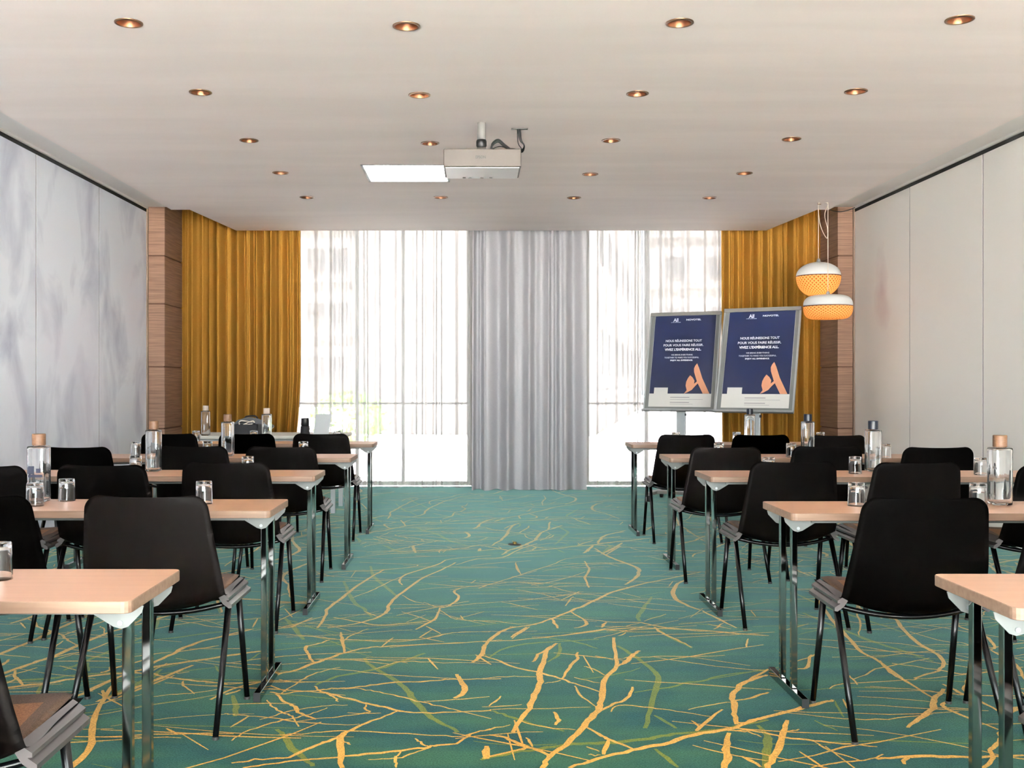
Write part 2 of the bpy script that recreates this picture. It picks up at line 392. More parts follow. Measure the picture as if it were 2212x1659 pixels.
T('B', Md, 0, '60 250 180 180 400 140 600 130 900 110', '1340 20 1460 100 1620 180', '1180 520 1400 490 1560 450 1680 435 1900 380 2212 350', '1340 960 1520 1100', '600 140 600 220 510 290', '60 660 200 700 400 760 640 820', '1330 700 1510 800', '500 100 720 130 900 180')
T('C', Md+.004, 1, '1520 140 1400 200 1240 270 1130 350 1030 420 950 500 930 560 850 610 700 655 430 700', '910 200 800 260 640 370 540 450 430 530 410 600 340 700')
T('C', Md, 1, '1820 80 1480 110 1360 160 1100 240 1040 290 1060 335', '1380 530 1340 620 1180 710', '1570 355 1500 390 1550 440 1460 510 1380 530', '2212 -20 2080 20 1920 95 1700 110 1520 160', '1750 865 1830 780 1980 700 2212 670', '480 610 700 650 860 675 1100 660 1350 635')
T('C', N, 1, '1100 240 920 320 800 380 640 440', '400 600 0 705', '1380 545 1530 625 1850 640 2000 660 2212 670', '1250 480 1380 520 1700 490 2212 455', '2212 210 2060 250 1900 300 1740 345', '2030 150 2070 240',
  '950 865 1400 830 1800 810 1920 800', '1990 790 2150 690', '0 745 300 770 460 790 600 800 1200 800 1500 740 2212 730', '440 220 900 205 1200 160 700 140', '940 500 1200 500 1440 510', '1060 560 1300 640',
  '650 100 1000 60 1300 40', '1060 420 1150 470 1250 490', '0 640 200 545')
T('C', K, 0, '560 300 610 400 650 480 740 540 800 600', '790 170 820 260 900 330 1010 420', '60 610 160 720 220 800')
T('D', Md+.004, 1, '0 690 160 680 370 620 520 555 700 480 860 400 1000 360 1200 310 1400 270 1640 220')
T('D', K, 1, '730 20 820 75 920 120 1080 180 1105 240 1050 290 990 330', '1510 290 1440 320 1400 390 1420 450 1500 500 1640 550')
T('D', Md, 1, '1640 550 1780 620 1940 700', '820 75 950 0', '520 560 650 640 640 680 560 700', '370 620 410 700', '650 625 900 650 1130 655 1240 680 1500 715 1750 730 1940 750 2212 765', '1240 690 1300 740 1430 800 1560 865', '640 130 680 200 650 270 680 355', '20 780 150 690', '830 650 790 695')
T('D', N, 1, '0 475 260 445 600 410 880 400', '200 780 460 760 720 720 940 690 1130 655', '660 220 420 290 190 335', '0 280 200 210 370 160 480 110 700 90', '50 140 60 190 100 240', '930 770 1000 740', '0 370 100 380 280 410 430 455',
  '340 340 560 400 900 440 1200 490 1500 520', '1150 640 1330 580', '1820 655 1750 710', '2040 790 2020 865', '300 180 600 150 1100 150 1400 150', '1500 130 1900 110 2212 130', '1600 280 1900 300 2212 320', '540 430 480 510', '0 30 200 0')
T('D', K, 0, '1210 430 1150 530 1100 600 1120 640')
T('E', K, 1, '300 665 480 620 700 565 870 520 940 505', '620 640 600 720 560 830 500 950 470 1000', '1230 905 1400 890 1640 885 1800 890 2212 880', '1670 430 1610 500 1600 560 1530 620 1430 690')
T('E', Md, 1, '230 710 430 720 600 755 800 780 1000 800 1230 820', '1600 490 1420 380 1320 320 1240 240', '690 300 760 280 780 200', '320 885 450 955', '1400 930 1440 885')
T('E', N, 1, '810 790 900 840 1130 920', '780 960 950 930 1140 910 1270 870', '900 430 1000 400 1380 375 1560 360 1900 325', '1070 370 1220 300 1400 260 1580 225', '700 95 1000 110 1400 130 1700 190', '700 125 1100 170 1500 185 1900 200',
  '690 245 780 215 830 180', '1600 560 1920 565', '1090 480 1400 500 1590 520', '640 595 1000 630 1300 635 1600 600', '620 720 710 705', '1040 340 1090 400')
T('E', K, 0, '430 680 500 760 480 850 475 960')
T('E', N, 0, '940 510 1000 620', '880 790 1300 780 1900 800', '800 640 960 710', '1030 235 1300 210', '0 385 300 330 600 280', '700 440 1100 420 1400 440')
SI = [0]
def strip(pts, w, layer):
    SI[0] += 1; hi = layer > .0005; layer += (SI[0]*1e-6 if hi else (SI[0] % 300)*1e-6)
    n = len(pts)
    if n < 2: return
    L = []
    for i, p in enumerate(pts):
        a = pts[max(i-1, 0)]; b = pts[min(i+1, n-1)]
        d = Vector((b[0]-a[0], b[1]-a[1])); 
        if d.length < 1e-6: return
        d.normalize(); t = i/(n-1); ww = w*.5*(1-.45*abs(2*t-1)**1.5)*random.uniform(.85, 1.15)
        L.append((bm.verts.new((p[0]-d.y*ww, p[1]+d.x*ww, layer)), bm.verts.new((p[0]+d.y*ww, p[1]-d.x*ww, layer))))
    for (a, b), (c, d2) in zip(L, L[1:]):
        f = bm.faces.new((b, d2, c, a)); f.material_index = 1 if hi else 2
def lay(w, col, pts, sx, sy):
    q = [Vector((x+sx, y+sy, 0)) for x, y in pts]
    q = cr(q, 4) if len(q) > 2 else [q[0].lerp(q[1], k/4) for k in range(5)]
    q = [(p.x+random.gauss(0, .0022), p.y+random.gauss(0, .004)) for p in q]
    q = [p for p in q if p[1] < 12.5 and -4.5 < p[0] < 5]
    strip(q, w, .0008 if col else .0004)
P_ = 4.28
for w, col, pts in TR:
    mx = sum(p[0] for p in pts)/len(pts); my = sum(p[1] for p in pts)/len(pts)
    for k in (0, 1):
        lay(w, col, pts, 0, k*P_)
        if mx < 1.6: lay(w, col, pts, 2.55, -.9+k*P_) if mx+2.55 > 1.75 else None
        if mx+(-2.35) < -.9: lay(w, col, pts, -2.35, .75+k*P_)
    lay(w, col, pts, -2.35, .75-P_) if mx-2.35 < -.7 and my-P_ > -1.6 else None
# fine criss-crossing twigs
for k in range(1300):
    x = random.uniform(-3.4, 4.1); y = random.uniform(2.2, 12.2); a = random.gauss(0, .32) + (PI if random.random() < .5 else 0)
    if -1 < x < 1.9 and y < 5.2 and random.random() < .62: continue
    ln = random.uniform(.25, .8); pts = [(x, y)]
    for j in range(5):
        a += random.gauss(0, .12); x += math.cos(a)*ln/5; y += math.sin(a)*ln/5; pts.append((x, y))
    pts = [p for p in pts if p[1] < 12.5]
    if len(pts) > 2: strip(pts, random.uniform(.006, .012), .0004 if random.random() < .4 else .0008)
    if k % 3 == 0 and len(pts) > 4:      # a side shoot
        b0 = pts[2]; a2 = a+random.choice((-1, 1))*random.uniform(.5, 1.3); ln2 = random.uniform(.08, .28)
        strip([(b0[0]+math.cos(a2)*ln2*t/3, b0[1]+math.sin(a2)*ln2*t/3) for t in range(4)], random.uniform(.006, .012), .0008)
KEEP.append(bm)
struct('floor', bm, [M['carpet'], M['gold'], M['olive']])

# ceiling slab with round holes for the downlights
LIGHTS = [(278, 49), (878, 56), (1468, 49), (2073, 42), (433, 199), (906, 205), (1377, 202), (1849, 197), (538, 303), (929, 309), (1320, 303), (1710, 300),
          (606, 373), (1275, 376), (1608, 374), (663, 426), (952, 426), (1240, 427), (1533, 427)]
LP = []
for px, py in LIGHTS:
    D = F*(CZ-H)/(VY-py); LP.append(((px-VX)*D/F, D))
PANEL = (-.889, -.207, 8.28, 8.98)
cu = bpy.data.curves.new('ceiling', 'CURVE'); cu.dimensions = '2D'; cu.fill_mode = 'BOTH'; cu.extrude = .06
def spl(pts):
    s = cu.splines.new('POLY'); s.points.add(len(pts)-1)
    for p, q in zip(s.points, pts): p.co = (q[0], q[1], 0, 1)
    s.use_cyclic_u = True
spl([(-2.97, YB), (-2.97, 10.43), (-2.79, 10.43), (-2.653, 11.85), (3.246, 11.85), (3.356, 10.43), (3.47, 10.43), (3.47, YB)])
for x, y in LP: spl([(x+.058*math.cos(t*PI/16), y+.058*math.sin(t*PI/16)) for t in range(32)])
spl([(PANEL[0], PANEL[2]), (PANEL[1], PANEL[2]), (PANEL[1], PANEL[3]), (PANEL[0], PANEL[3])])
tmp = bpy.data.objects.new('tmp', cu)
C.objects.link(tmp); dg = bpy.context.evaluated_depsgraph_get()
me = bpy.data.meshes.new_from_object(tmp.evaluated_get(dg)); me.name = 'ceiling'
bpy.data.objects.remove(tmp)
me.materials.clear(); me.materials.append(M['paint'])
for v in me.vertices: v.co.z += CZ+.06
for p in me.polygons: p.use_smooth = False
ce = bpy.data.objects.new('ceiling', me); C.objects.link(ce); ce['kind'] = 'structure'
# closing deck above (keeps daylight out of the cans), raised pocket at the window
bm = B(); box(bm, -4.4, 5.0, YB-.1, 12.9, 3.42, 3.5); struct('ceiling', bm, M['paint'])
bm = B(); box(bm, -2.94, 3.44, YB, 10.45, CZ+.2, CZ+.26); struct('ceiling', bm, M['plain'])
# cornices beside the partition tracks
for nm, xa, xb, s in (('trim_1', -2.90, XL, -1), ('trim_2', 3.40, XR, 1)):
    bm = B(); prism(bm, [(xa, 3.075), (xb-s*.02, 3.075), (xb-s*.02, 3.055), (xb+s*.2, 3.055), (xb+s*.2, 3.42), (xa, 3.42)], 'y', YB, 11.2); struct(nm, bm, M['cornice'])
for nm, x, s in (('trim_3', XL, -1), ('trim_4', XR, 1)):
    bm = B(); box(bm, min(x, x+s*.03), max(x, x+s*.03), YB, YE, 3.022, 3.056); struct(nm, bm, M['dark'])
# partition walls of tall panels
for nm, x, s, m in (('wall_left', XL, -1, M['wall_l']), ('wall_right', XR, 1, M['wall_r'])):
    bm = B()
    edges = [YE - 1.41*k for k in range(0, 12)]
    for a, b in zip(edges[1:], edges):
        if b <= YB: break
        a = max(a, YB)
        box(bm, min(x, x+s*.09), max(x, x+s*.09), a+.007, b-.007, .01, 3.022)
    box(bm, min(x+s*.0025, x+s*.12), max(x+s*.0025, x+s*.12), YB, YE, 0, 3.02, 1)
    struct(nm, bm, [m, M['dark']])
# narrow beige end posts of the partitions
for nm, x, s in (('trim_5', XL, 1), ('trim_6', XR, -1)):
    bm = B(); box(bm, min(x-s*.02, x+s*.012), max(x-s*.02, x+s*.012), YE, YE+.03, 0, 3.055); struct(nm, bm, M['postm'])
# far side pockets, window wall, rear wall
bm = B(); box(bm, -4.4, -4.3, YE, 12.9, 0, 3.42); struct('wall_far_left', bm, M['plain'])
bm = B(); box(bm, 4.9, 5.0, YE, 12.9, 0, 3.42); struct('wall_far_right', bm, M['plain'])
bm = B()
for a, b, z0, z1 in ((-4.4, -2.35, 0, 3.42), (-.04, 1.32, 0, 3.42), (3.02, 5.0, 0, 3.42), (-2.35, -.04, 3.1, 3.42), (1.32, 3.02, 3.1, 3.42)):
    box(bm, a, b, 12.62, 12.85, z0, z1)
struct('wall_back', bm, M['plain'])
bm = B()
box(bm, -3.6, 4.2, YB-.12, YB, 2.8, 3.42)
box(bm, -3.6, -3.3, YB-.12, YB, 0, 2.8); box(bm, 3.85, 4.2, YB-.12, YB, 0, 2.8)
struct('wall_rear', bm, M['plain'])
def window(nm, x0, x1, y, z0, z1, mull, trans, pm='pane_t'):
    bm = B(); w = .05
    box(bm, x0, x0+w, y-.03, y+.03, z0, z1); box(bm, x1-w, x1, y-.03, y+.03, z0, z1)
    box(bm, x0, x1, y-.029, y+.029, z0, z0+w); box(bm, x0, x1, y-.029, y+.029, z1-w, z1)
    for m_ in mull: box(bm, m_-.02, m_+.02, y-.028, y+.028, z0, z1)
    for t in trans: box(bm, x0, x1, y-.027, y+.027, t-.012, t+.012)
    o = struct(nm, bm, M['frame'])
    bm = B(); box(bm, x0+.01, x1-.01, y-.004, y+.004, z0+.01, z1-.01); obj('pane', bm, M[pm], o)
window('window_1', -2.35, -.04, 12.72, 0, 3.1, (-1.40, -.85), (.98,))
window('window_2', 1.32, 3.02, 12.72, 0, 3.1, (2.05,), (.98,))
window('window_added_fill', -3.3, 3.85, YB-.06, 0, 2.8, (-.8, 1.3), (), 'pane')  # unseen glazing behind the camera, added to let fill light in

# ------------------------------------------------------------------ wood clad columns at the ends of the partitions
def column(xw, xi, ye, s, label):
    t = thing('clad_column', label, 'column', (0, 0, 0), 0, 'wood clad columns')
    zs = [0, .742, 1.394, 2.058, 2.565, 3.40]
    for a, b in zip(zs, zs[1:]):
        bm = B(); x0, x1 = sorted((xw-s*.1, xi)); box(bm, x0, x1, YE+.03, ye, a+.006, b-.006, 0, .004); obj('cladding_block', bm, M['clad'], t)
    bm = B(); x0, x1 = sorted((xw-s*.09, xi-s*.012)); box(bm, x0, x1, YE+.042, ye-.012, 0, 3.40); obj('core', bm, M['cladd'], t)
    return t
column(XL, -3.267, 11.9, 1, 'brown wood clad column beside the pale printed wall, left of the mustard curtain')
column(XR, 3.83, 11.8, -1, 'brown wood clad column beside the plain off-white wall, behind the pendant lamps')

# ------------------------------------------------------------------ curtains
def curtain(name, x0, x1, y, z0, z1, nf, amp, m, label, seed, group=None, nx=None, flare=None, ov=.0, ph=0):
    rnd = random.Random(seed); nx = nx or nf*14; nz = 16
    ws = [rnd.uniform(.6, 1.5) for _ in range(nf)]; tot = sum(ws); edges = [0]
    for w in ws: edges.append(edges[-1]+w/tot)
    am = [rnd.uniform(.55, 1.15) for _ in range(nf+1)]
    dr = [rnd.uniform(-1, 1) for _ in range(nf+1)]
    bm = B(); g = []
    for j in range(nz+1):
        v = j/nz; z = z0+(z1-z0)*v; row = []
        for i in range(nx+1):
            u = i/nx
            k = 0
            while k < nf-1 and u > edges[k+1]: k += 1
            q = (u-edges[k])/(edges[k+1]-edges[k])
            A = am[k]*(1-q)+am[k+1]*q; d_ = dr[k]*(1-q)+dr[k+1]*q
            yy = -math.cos(2*PI*q)*amp*A*(.75+.25*(1-v)) + .25*amp*math.sin(4*PI*q+d_*3)
            xx = x0+(x1-x0)*u + ov*math.sin(4*PI*q)*(x1-x0)/nf + d_*.012*(1-v)
            if flare: xx += flare(u, z)
            row.append(bm.verts.new((xx, y+yy, z+(.006*math.sin(u*40) if j == 0 else 0))))
        g.append(row)
    for j in range(nz):
        for i in range(nx): bm.faces.new((g[j][i], g[j][i+1], g[j+1][i+1], g[j+1][i]))
    o = obj(name, bm, m, None, True); tag(o, label, 'curtain', group)
    return o
def fl_left(u, z):
    return -.11*max(0, (1.35-z)/1.35)**1.3*u**3 if z < 1.35 else 0
curtain('mustard_curtain', -3.75, -1.965, 12.06, .02, 3.38, 19, .10, M['mustard'], 'long mustard yellow pleated curtain beside the left wood clad column', 3, 'mustard curtains', flare=fl_left)
curtain('mustard_curtain', 2.785, 4.35, 12.06, .02, 3.38, 16, .10, M['mustard'], 'long mustard yellow pleated curtain behind the flip charts and pendant lamps', 5, 'mustard curtains')
curtain('sheer_curtain', -2.30, .02, 12.32, .02, 3.38, 15, .03, M['sheer'], 'wide white sheer curtain across the window left of the grey curtain', 11, 'sheer curtains', nx=420)
curtain('sheer_curtain', 1.24, 2.98, 12.32, .02, 3.38, 11, .03, M['sheer'], 'narrower white sheer curtain across the window right of the grey curtain', 12, 'sheer curtains', nx=320)
curtain('grey_curtain', -.02, 1.262, 12.05, .015, 3.38, 6, .075, M['greyc'], 'grey satin curtain in soft folds between the two sheer curtains', 21, nx=170)

# ------------------------------------------------------------------ downlights
def make_downlight(lit):
    bm = B(); lathe(bm, [(.066, .0), (.066, -.004), (.056, -.006), (.056, .0)], 32, close=False)
    parts = [('trim_ring', bm, M['ringm'])]
    bm = B(); lathe(bm, [(.057, -.003), (.050, .03), (.040, .075), (.030, .095)], 32, close=False); KEEP.append(bm)
    parts.append(('reflector', bm, M['copper']))
    bm = B(); lathe(bm, [(.030, .094), (.024, .085), (.004, .08)], 24); parts.append(('bulb', bm, M['bulb'] if lit else M['bulb_off']))
    return parts
names = {0: 'nearest row', 1: 'second row', 2: 'third row', 3: 'fourth row', 4: 'farthest row'}
rows = [0]*4+[1]*4+[2]*4+[3]*3+[4]*4
first = None; k_in = {}
posn = {4: ['far left', 'left of middle', 'right of middle', 'far right'], 3: ['left one', 'middle one', 'right one']}
for i, (x, y) in enumerate(LP):
    r = rows[i]; j = k_in.get(r, 0); k_in[r] = j+1
    pos = posn[3 if r == 3 else 4][j]
    lit = (i == 5)
    lab = ('lit copper downlight glowing warm in the ceiling, the only one lit' if lit else
           'unlit copper recessed ceiling downlight, %s of the %s from the camera' % (pos.replace(' one', ''), names[r]))
    g = 'recessed ceiling downlights'
    if lit or first is None:
        t = thing('downlight', lab, 'ceiling light', (x, y, CZ), 0, g)
        for nm, b_, m_ in make_downlight(lit): obj(nm, b_, m_, t, True)
        if first is None: first = t
    else:
        dup(first, (x, y, CZ), 0, lab, g)

# recessed lit ceiling panel
t = thing('ceiling_light_panel', 'bright white square light panel recessed in the ceiling beyond the projector', 'ceiling light', ((PANEL[0]+PANEL[1])/2, (PANEL[2]+PANEL[3])/2, CZ))
hw, hd = (PANEL[1]-PANEL[0])/2, (PANEL[3]-PANEL[2])/2
bm = B()
for a in ((-hw, hw, -hd, -hd+.018), (-hw, hw, hd-.018, hd), (-hw, -hw+.018, -hd, hd), (hw-.018, hw, -hd, hd)): box(bm, a[0], a[1], a[2], a[3], -.003, .012)
obj('frame', bm, M['white_m'], t)
bm = B(); box(bm, -hw+.018, hw-.018, -hd+.018, hd-.018, .006, .014); obj('diffuser', bm, M['led'], t)

# ------------------------------------------------------------------ tables
def make_table(label, aisle):    # origin: floor under the aisle end, centre of depth; x runs away from the aisle (mirrored by aisle)
    t = thing('folding_table', label, 'table', (0, 0, 0), 0, 'training tables')
    L = 1.9; s = aisle           # s=+1: table extends to -x (aisle end is its right end)
    X = lambda a: -s*a
    bm = B()
    x0, x1 = sorted((X(0), X(L))); r = .022
    pts = []
    for cx, cy, a0 in ((x1-r, .21-r, 0), (x0+r, .21-r, 90), (x0+r, -.21+r, 180), (x1-r, -.21+r, 270)):
        for k in range(5):
            a = math.radians(a0+k*22.5); pts.append((cx+r*math.cos(a), cy+r*math.sin(a)))
    prism(bm, pts, 'z', TT-.028, TT)
    es = [e for e in bm.edges if abs(e.verts[0].co.z-e.verts[1].co.z) < 1e-6]
    bmesh.ops.bevel(bm, geom=es, offset=.0015, segments=1, affect='EDGES')
    for f in bm.faces:
        f.normal_update(); f.material_index = 0 if f.normal.z > .9 else 1
    obj('tabletop', bm, [M['top'], M['edge']], t)
    bm = B(); xa, xb = sorted((X(.10), X(L-.10)))
    for yy in (-.12, .12): box(bm, xa, xb, yy-.012, yy+.012, TT-.046, TT-.0285)
    obj('under_rail', bm, M['white_m'], t)
    for e in (0, 1):
        f = (lambda a: X(a)) if e == 0 else (lambda a: X(L-a))
        for yy in (-.075, .075):
            bm = B(); xa, xb = sorted((f(.036), f(.060))); box(bm, xa, xb, yy-.012, yy+.012, .036, TT-.03, 0, .003); obj('leg', bm, M['chrome'], t)
            bm = B(); q = yy-.045 if yy < 0 else yy+.042
            prism(bm, [(f(.0-.002), TT-.0285), (f(.135), TT-.0285), (f(.135), TT-.036), (f(.068), TT-.077), (f(.050), TT-.082), (f(.034), TT-.077), (f(.002), TT-.044)], 'y', q, q+.003)
            pl = obj('bracket', bm, M['white_m'], t)
            bm = B(); tube(bm, [(f(.052), q-.004, TT-.068), (f(.052), q, TT-.068)], .006, 10); obj('bolt', bm, M['alu'], pl)
        bm = B(); xa, xb = sorted((f(.034), f(.060))); box(bm, xa, xb, -.225, .225, .004, .036, 0, .002); ft = obj('foot', bm, M['chrome'], t)
        for ya in (-.2285, .2252):
            bm = B(); box(bm, xa, xb, ya, ya+.0033, .003, .037); obj('end_cap', bm, M['rubber'], ft)
    return t
ordn = ['nearest', 'second', 'third', 'fourth', 'farthest']
def tlabel(i, side):
    return 'narrow pale wood folding table with chrome legs, %s from the camera, %s of the aisle' % (ordn[i], side)
TL = [(-.773, 2.60), (-.785, 4.295), (-.842, 5.815), (-.808, 7.18), (-.817, 8.815)]
TRr = [(1.177, 2.53), (1.193, 4.215), (1.234, 5.78), (1.277, 7.17), (1.255, 8.70)]
for tabs, s, side in ((TL, 1, 'left'), (TRr, -1, 'right')):
    p = None
    for i, (x, y) in enumerate(tabs):
        if p is None: p = make_table(tlabel(i, side), s); p.location = (x, y, 0)
        else: dup(p, (x, y, 0), 0, tlabel(i, side), 'training tables')

# ------------------------------------------------------------------ chairs
CP = [(.300, .430, .222, .008), (.288, .450, .238, .012), (.22, .447, .249, .02), (.10, .428, .252, .038), (.0, .408, .252, .052), (-.07, .405, .251, .058), (-.115, .432, .250, .056),
      (-.145, .50, .2475, .05), (-.168, .58, .241, .042), (-.188, .68, .229, .035), (-.203, .76, .220, .03), (-.214, .826, .213, .028)]
def prof(v):
    n = len(CP)-1; x = max(0, min(n-1e-6, v*n)); i = int(x); t = x-i
    g = lambda k: CP[max(0, min(n, k))]
    out = []
    for c in range(4):
        a, b, d, e = g(i-1)[c], g(i)[c], g(i+1)[c], g(i+2)[c]
        out.append(.5*((2*b)+(d-a)*t+(2*a-5*b+4*d-e)*t*t+(3*b-a-3*d+e)*t**3))
    return out
def surf(u, v, off=0, hs=1.0):
    y, z, hw_, c = prof(v)
    y2, z2, _, _ = prof(min(1, v+.01)); y1, z1, _, _ = prof(max(0, v-.01))
    d = Vector((0, y2-y1, z2-z1)).normalized(); nrm = Vector((0, d.z, -d.y))      # inward side (up on the seat, forward on the back)
    if z > .776:                                                                 # rounded top corners
        dz = min(1, (z-.776)/.05); hw_ -= .05*(1-math.sqrt(max(0, 1-dz*dz)))
    if v < .12: hw_ -= .03*(1-v/.12)**2
    p = Vector((u*hw_*hs, y, z)) + nrm*(c*abs(u*hs)**2.2+off)
    return p
def make_chair(label, padm):
    t = thing('conference_chair', label, 'chair', (0, 0, 0), 0, 'black conference chairs')
    bm = B(); nu = 20
    vs = [k/52 for k in range(48)]+[.925, .94, .952, .962, .971, .979, .986, .992, .996, 1.0]
    vs = sorted(set(vs)); g = []
    for v in vs: g.append([bm.verts.new(surf(-1+2*i/nu, v)) for i in range(nu+1)])
    for a, b in zip(g, g[1:]):
        for i in range(nu): bm.faces.new((a[i], a[i+1], b[i+1], b[i]))
    r = bmesh.ops.solidify(bm, geom=list(bm.faces), thickness=.008)
    obj('seat_shell', bm, M['shell'], t, True)
    bm = B(); nu, nv = 18, 22; g = []
    for j in range(nv+1):
        v = .075+.425*j/nv; row = []
        for i in range(nu+1):
            u = -1+2*i/nu; e = max(abs(u), abs(2*j/nv-1)); lift = .011+.011*(1-e**8)
            vv = .075+.425*(.5+(j/nv-.5)*(1-.04*abs(u)**6))
            row.append(bm.verts.new(surf(u, vv, lift, .90)))
        g.append(row)
    for j in range(nv):
        for i in range(nu):
            f = bm.faces.new((g[j][i], g[j][i+1], g[j+1][i+1], g[j+1][i]))
            f.material_index = 1 if (6 <= j and 2 <= i < nu-2) else 0
    bmesh.ops.solidify(bm, geom=list(bm.faces), thickness=.012)
    obj('seat_pad', bm, [M['pad_rim'], padm], t, True)
    for s in (-1, 1):
        bm = B(); sec = [(.226, .470), (.232, .476), (.262, .456), (.262, .447), (.252, .446), (.272, .432), (.272, .420), (.262, .418), (.240, .434), (.226, .455)]
        v0 = [bm.verts.new((s*p[0], -.070, p[1]-.004)) for p in sec]; v1 = [bm.verts.new((s*p[0], .235, p[1]-.002)) for p in sec]
        bm.faces.new(v0); bm.faces.new(v1[::-1])
        for k in range(len(sec)): bm.faces.new((v0[k], v0[(k+1) % len(sec)], v1[(k+1) % len(sec)], v1[k]))
        obj('side_rail', bm, M['rail'], t)
        for (ya, yb) in ((-.005, -.235), (.135, .235)):
            bm = B(); tube(bm, [(s*.247, ya, .432), (s*.257, yb, .008)], [.0125, .0105], 12); lg = obj('leg', bm, M['blackm'], t, True)
            bm = B(); tube(bm, [(s*.257, yb, .0), (s*.257, yb, .010)], .012, 12); obj('glide', bm, M['glide'], lg)
    bm = B()
    for yy, dz in ((-.02, -.002), (.13, .006)):
        tube(bm, [(x*.247, yy-.03*(1-x*x)*(yy < 0), .424-.030*(1-x*x)+dz*(1-x*x)) for x in [-1+k/8 for k in range(17)]], .0095, 8)
    for s in (-1, 1): tube(bm, [(s*.247, -.03, .424), (s*.247, .15, .424)], .0095, 8)
    obj('under_frame', bm, M['blackm'], t, True)
    return t
CH = []
place3 = ['aisle-side', 'middle', 'wall-side']
chairs = {
 'left': [[(-1.18, 2.28)], [(-1.14, 3.885), (-1.755, 3.885)], [(-1.225, 5.44), (-1.785, 5.29), (-2.34, 5.23)], [(-1.197, 6.75), (-1.753, 6.80), (-2.45, 6.72)], [(-1.19, 8.45), (-1.77, 8.45), (-2.37, 8.45)]],
 'right': [[(1.56, 2.29)], [(1.545, 3.825), (2.13, 3.825)], [(1.59, 5.50), (2.183, 5.44), (2.80, 5.26)], [(1.541, 6.72), (2.194, 6.80), (2.84, 6.70)], [(1.62, 8.32), (2.175, 8.27), (2.73, 8.2)]]}
rnd = random.Random(4); p = None
for side, rws in chairs.items():
    for i, rw in enumerate(rws):
        for j, (x, y) in enumerate(rw):
            w = place3[j] if len(rw) > 1 else 'aisle-side'
            lab = 'black shell chair at the %s seat of the %s table %s of the aisle' % (w, ordn[i], side)
            rz = rnd.uniform(-.02, .02)
            if side == 'right' and i == 2 and j == 0:
                c = make_chair('black shell chair with a mustard seat pad, aisle side of the third table, right', M['pad_y'])
                c.location = (x, y, 0); c.rotation_euler.z = rz
            elif p is None:
                p = make_chair(lab, M['pad']); p.location = (x, y, 0)
            else: dup(p, (x, y, 0), rz, lab, 'black conference chairs')

# ------------------------------------------------------------------ bottles and tumblers
def make_bottle(label, capm, decal=False):
    t = thing('water_bottle', label, 'bottle', (0, 0, 0), 0, 'glass water bottles')
    bm = B(); o_ = [(.030, 0), (.037, .003), (.0385, .01), (.0387, .224), (.0375, .2295), (.034, .2315), (.019, .232), (.018, .238)]
    i_ = [(.015, .238), (.0155, .231), (.024, .2265), (.033, .224), (.0347, .219), (.0345, .016), (.033, .011), (.028, .009)]
    lathe(bm, o_+i_, 40, sq=7)
    obj('glass_body', bm, M['glass'], t, True)
    bm = B(); lathe(bm, [(.0255, .2335), (.027, .235), (.027, .278), (.0255, .281)], 32); obj('cap', bm, capm, t)
    if decal:
        bm = B()
        for k, (a, b, c, d) in enumerate(((-.030, .118, -.004, .150), (-.028, .104, .030, .115), (.004, .122, .022, .140))):
            box(bm, a, c, -.0398, -.0392, b, d)
        obj('printed_mark', bm, M['decal'], t)
    return t
def make_glass(label):
    t = thing('tumbler', label, 'glass', (0, 0, 0), 0, 'upturned tumblers')
    bm = B(); lathe(bm, [(.0345, 0), (.0345, .004), (.033, .05), (.032, .088), (.030, .092), (.004, .093), (.004, .0785), (.027, .078), (.0295, .074), (.0305, .05), (.0322, .004), (.0325, 0)], 40)
    bm.faces.ensure_lookup_table()
    obj('glass', bm, M['glass'], t, True)
    return t
BT = [(-1.80*1.0, 4.40, M['woodcap'], 'bottle with wooden cap and blue print, second table left of the aisle', 1),
      (-1.787, 5.93, M['woodcap'], 'bottle with wooden cap on the third table left of the aisle', 0),
      (-1.66, 7.16, M['woodcap'], 'bottle with wooden cap on the fourth table left of the aisle', 0),
      (-1.747, 8.95, M['palecap'], 'bottle with pale cap on the farthest table left of the aisle', 0),
      (-2.52, 9.98, M['palecap'], 'bottle with pale cap at the left end of the equipment table', 0),
      (2.117, 4.29, M['woodcap'], 'bottle with wooden cap on the second table right of the aisle', 0),
      (2.22, 5.93, M['navy'], 'bottle with navy cap on the third table right of the aisle', 0),
      (2.26, 7.22, M['navy'], 'bottle with navy cap on the fourth table right of the aisle', 0),
      (2.275, 8.80, M['navy'], 'bottle with navy cap on the farthest table right of the aisle', 0)]
fc = {}
for x, y, cm, lab, dc in BT:
    key = (cm.name, dc)
    lab = 'square clear glass ' + lab
    if key in fc: dup(fc[key], (x, y, TT+.0005), 0, lab)
    else:
        b_ = make_bottle(lab, cm, dc); b_.location = (x, y, TT+.0005); fc[key] = b_
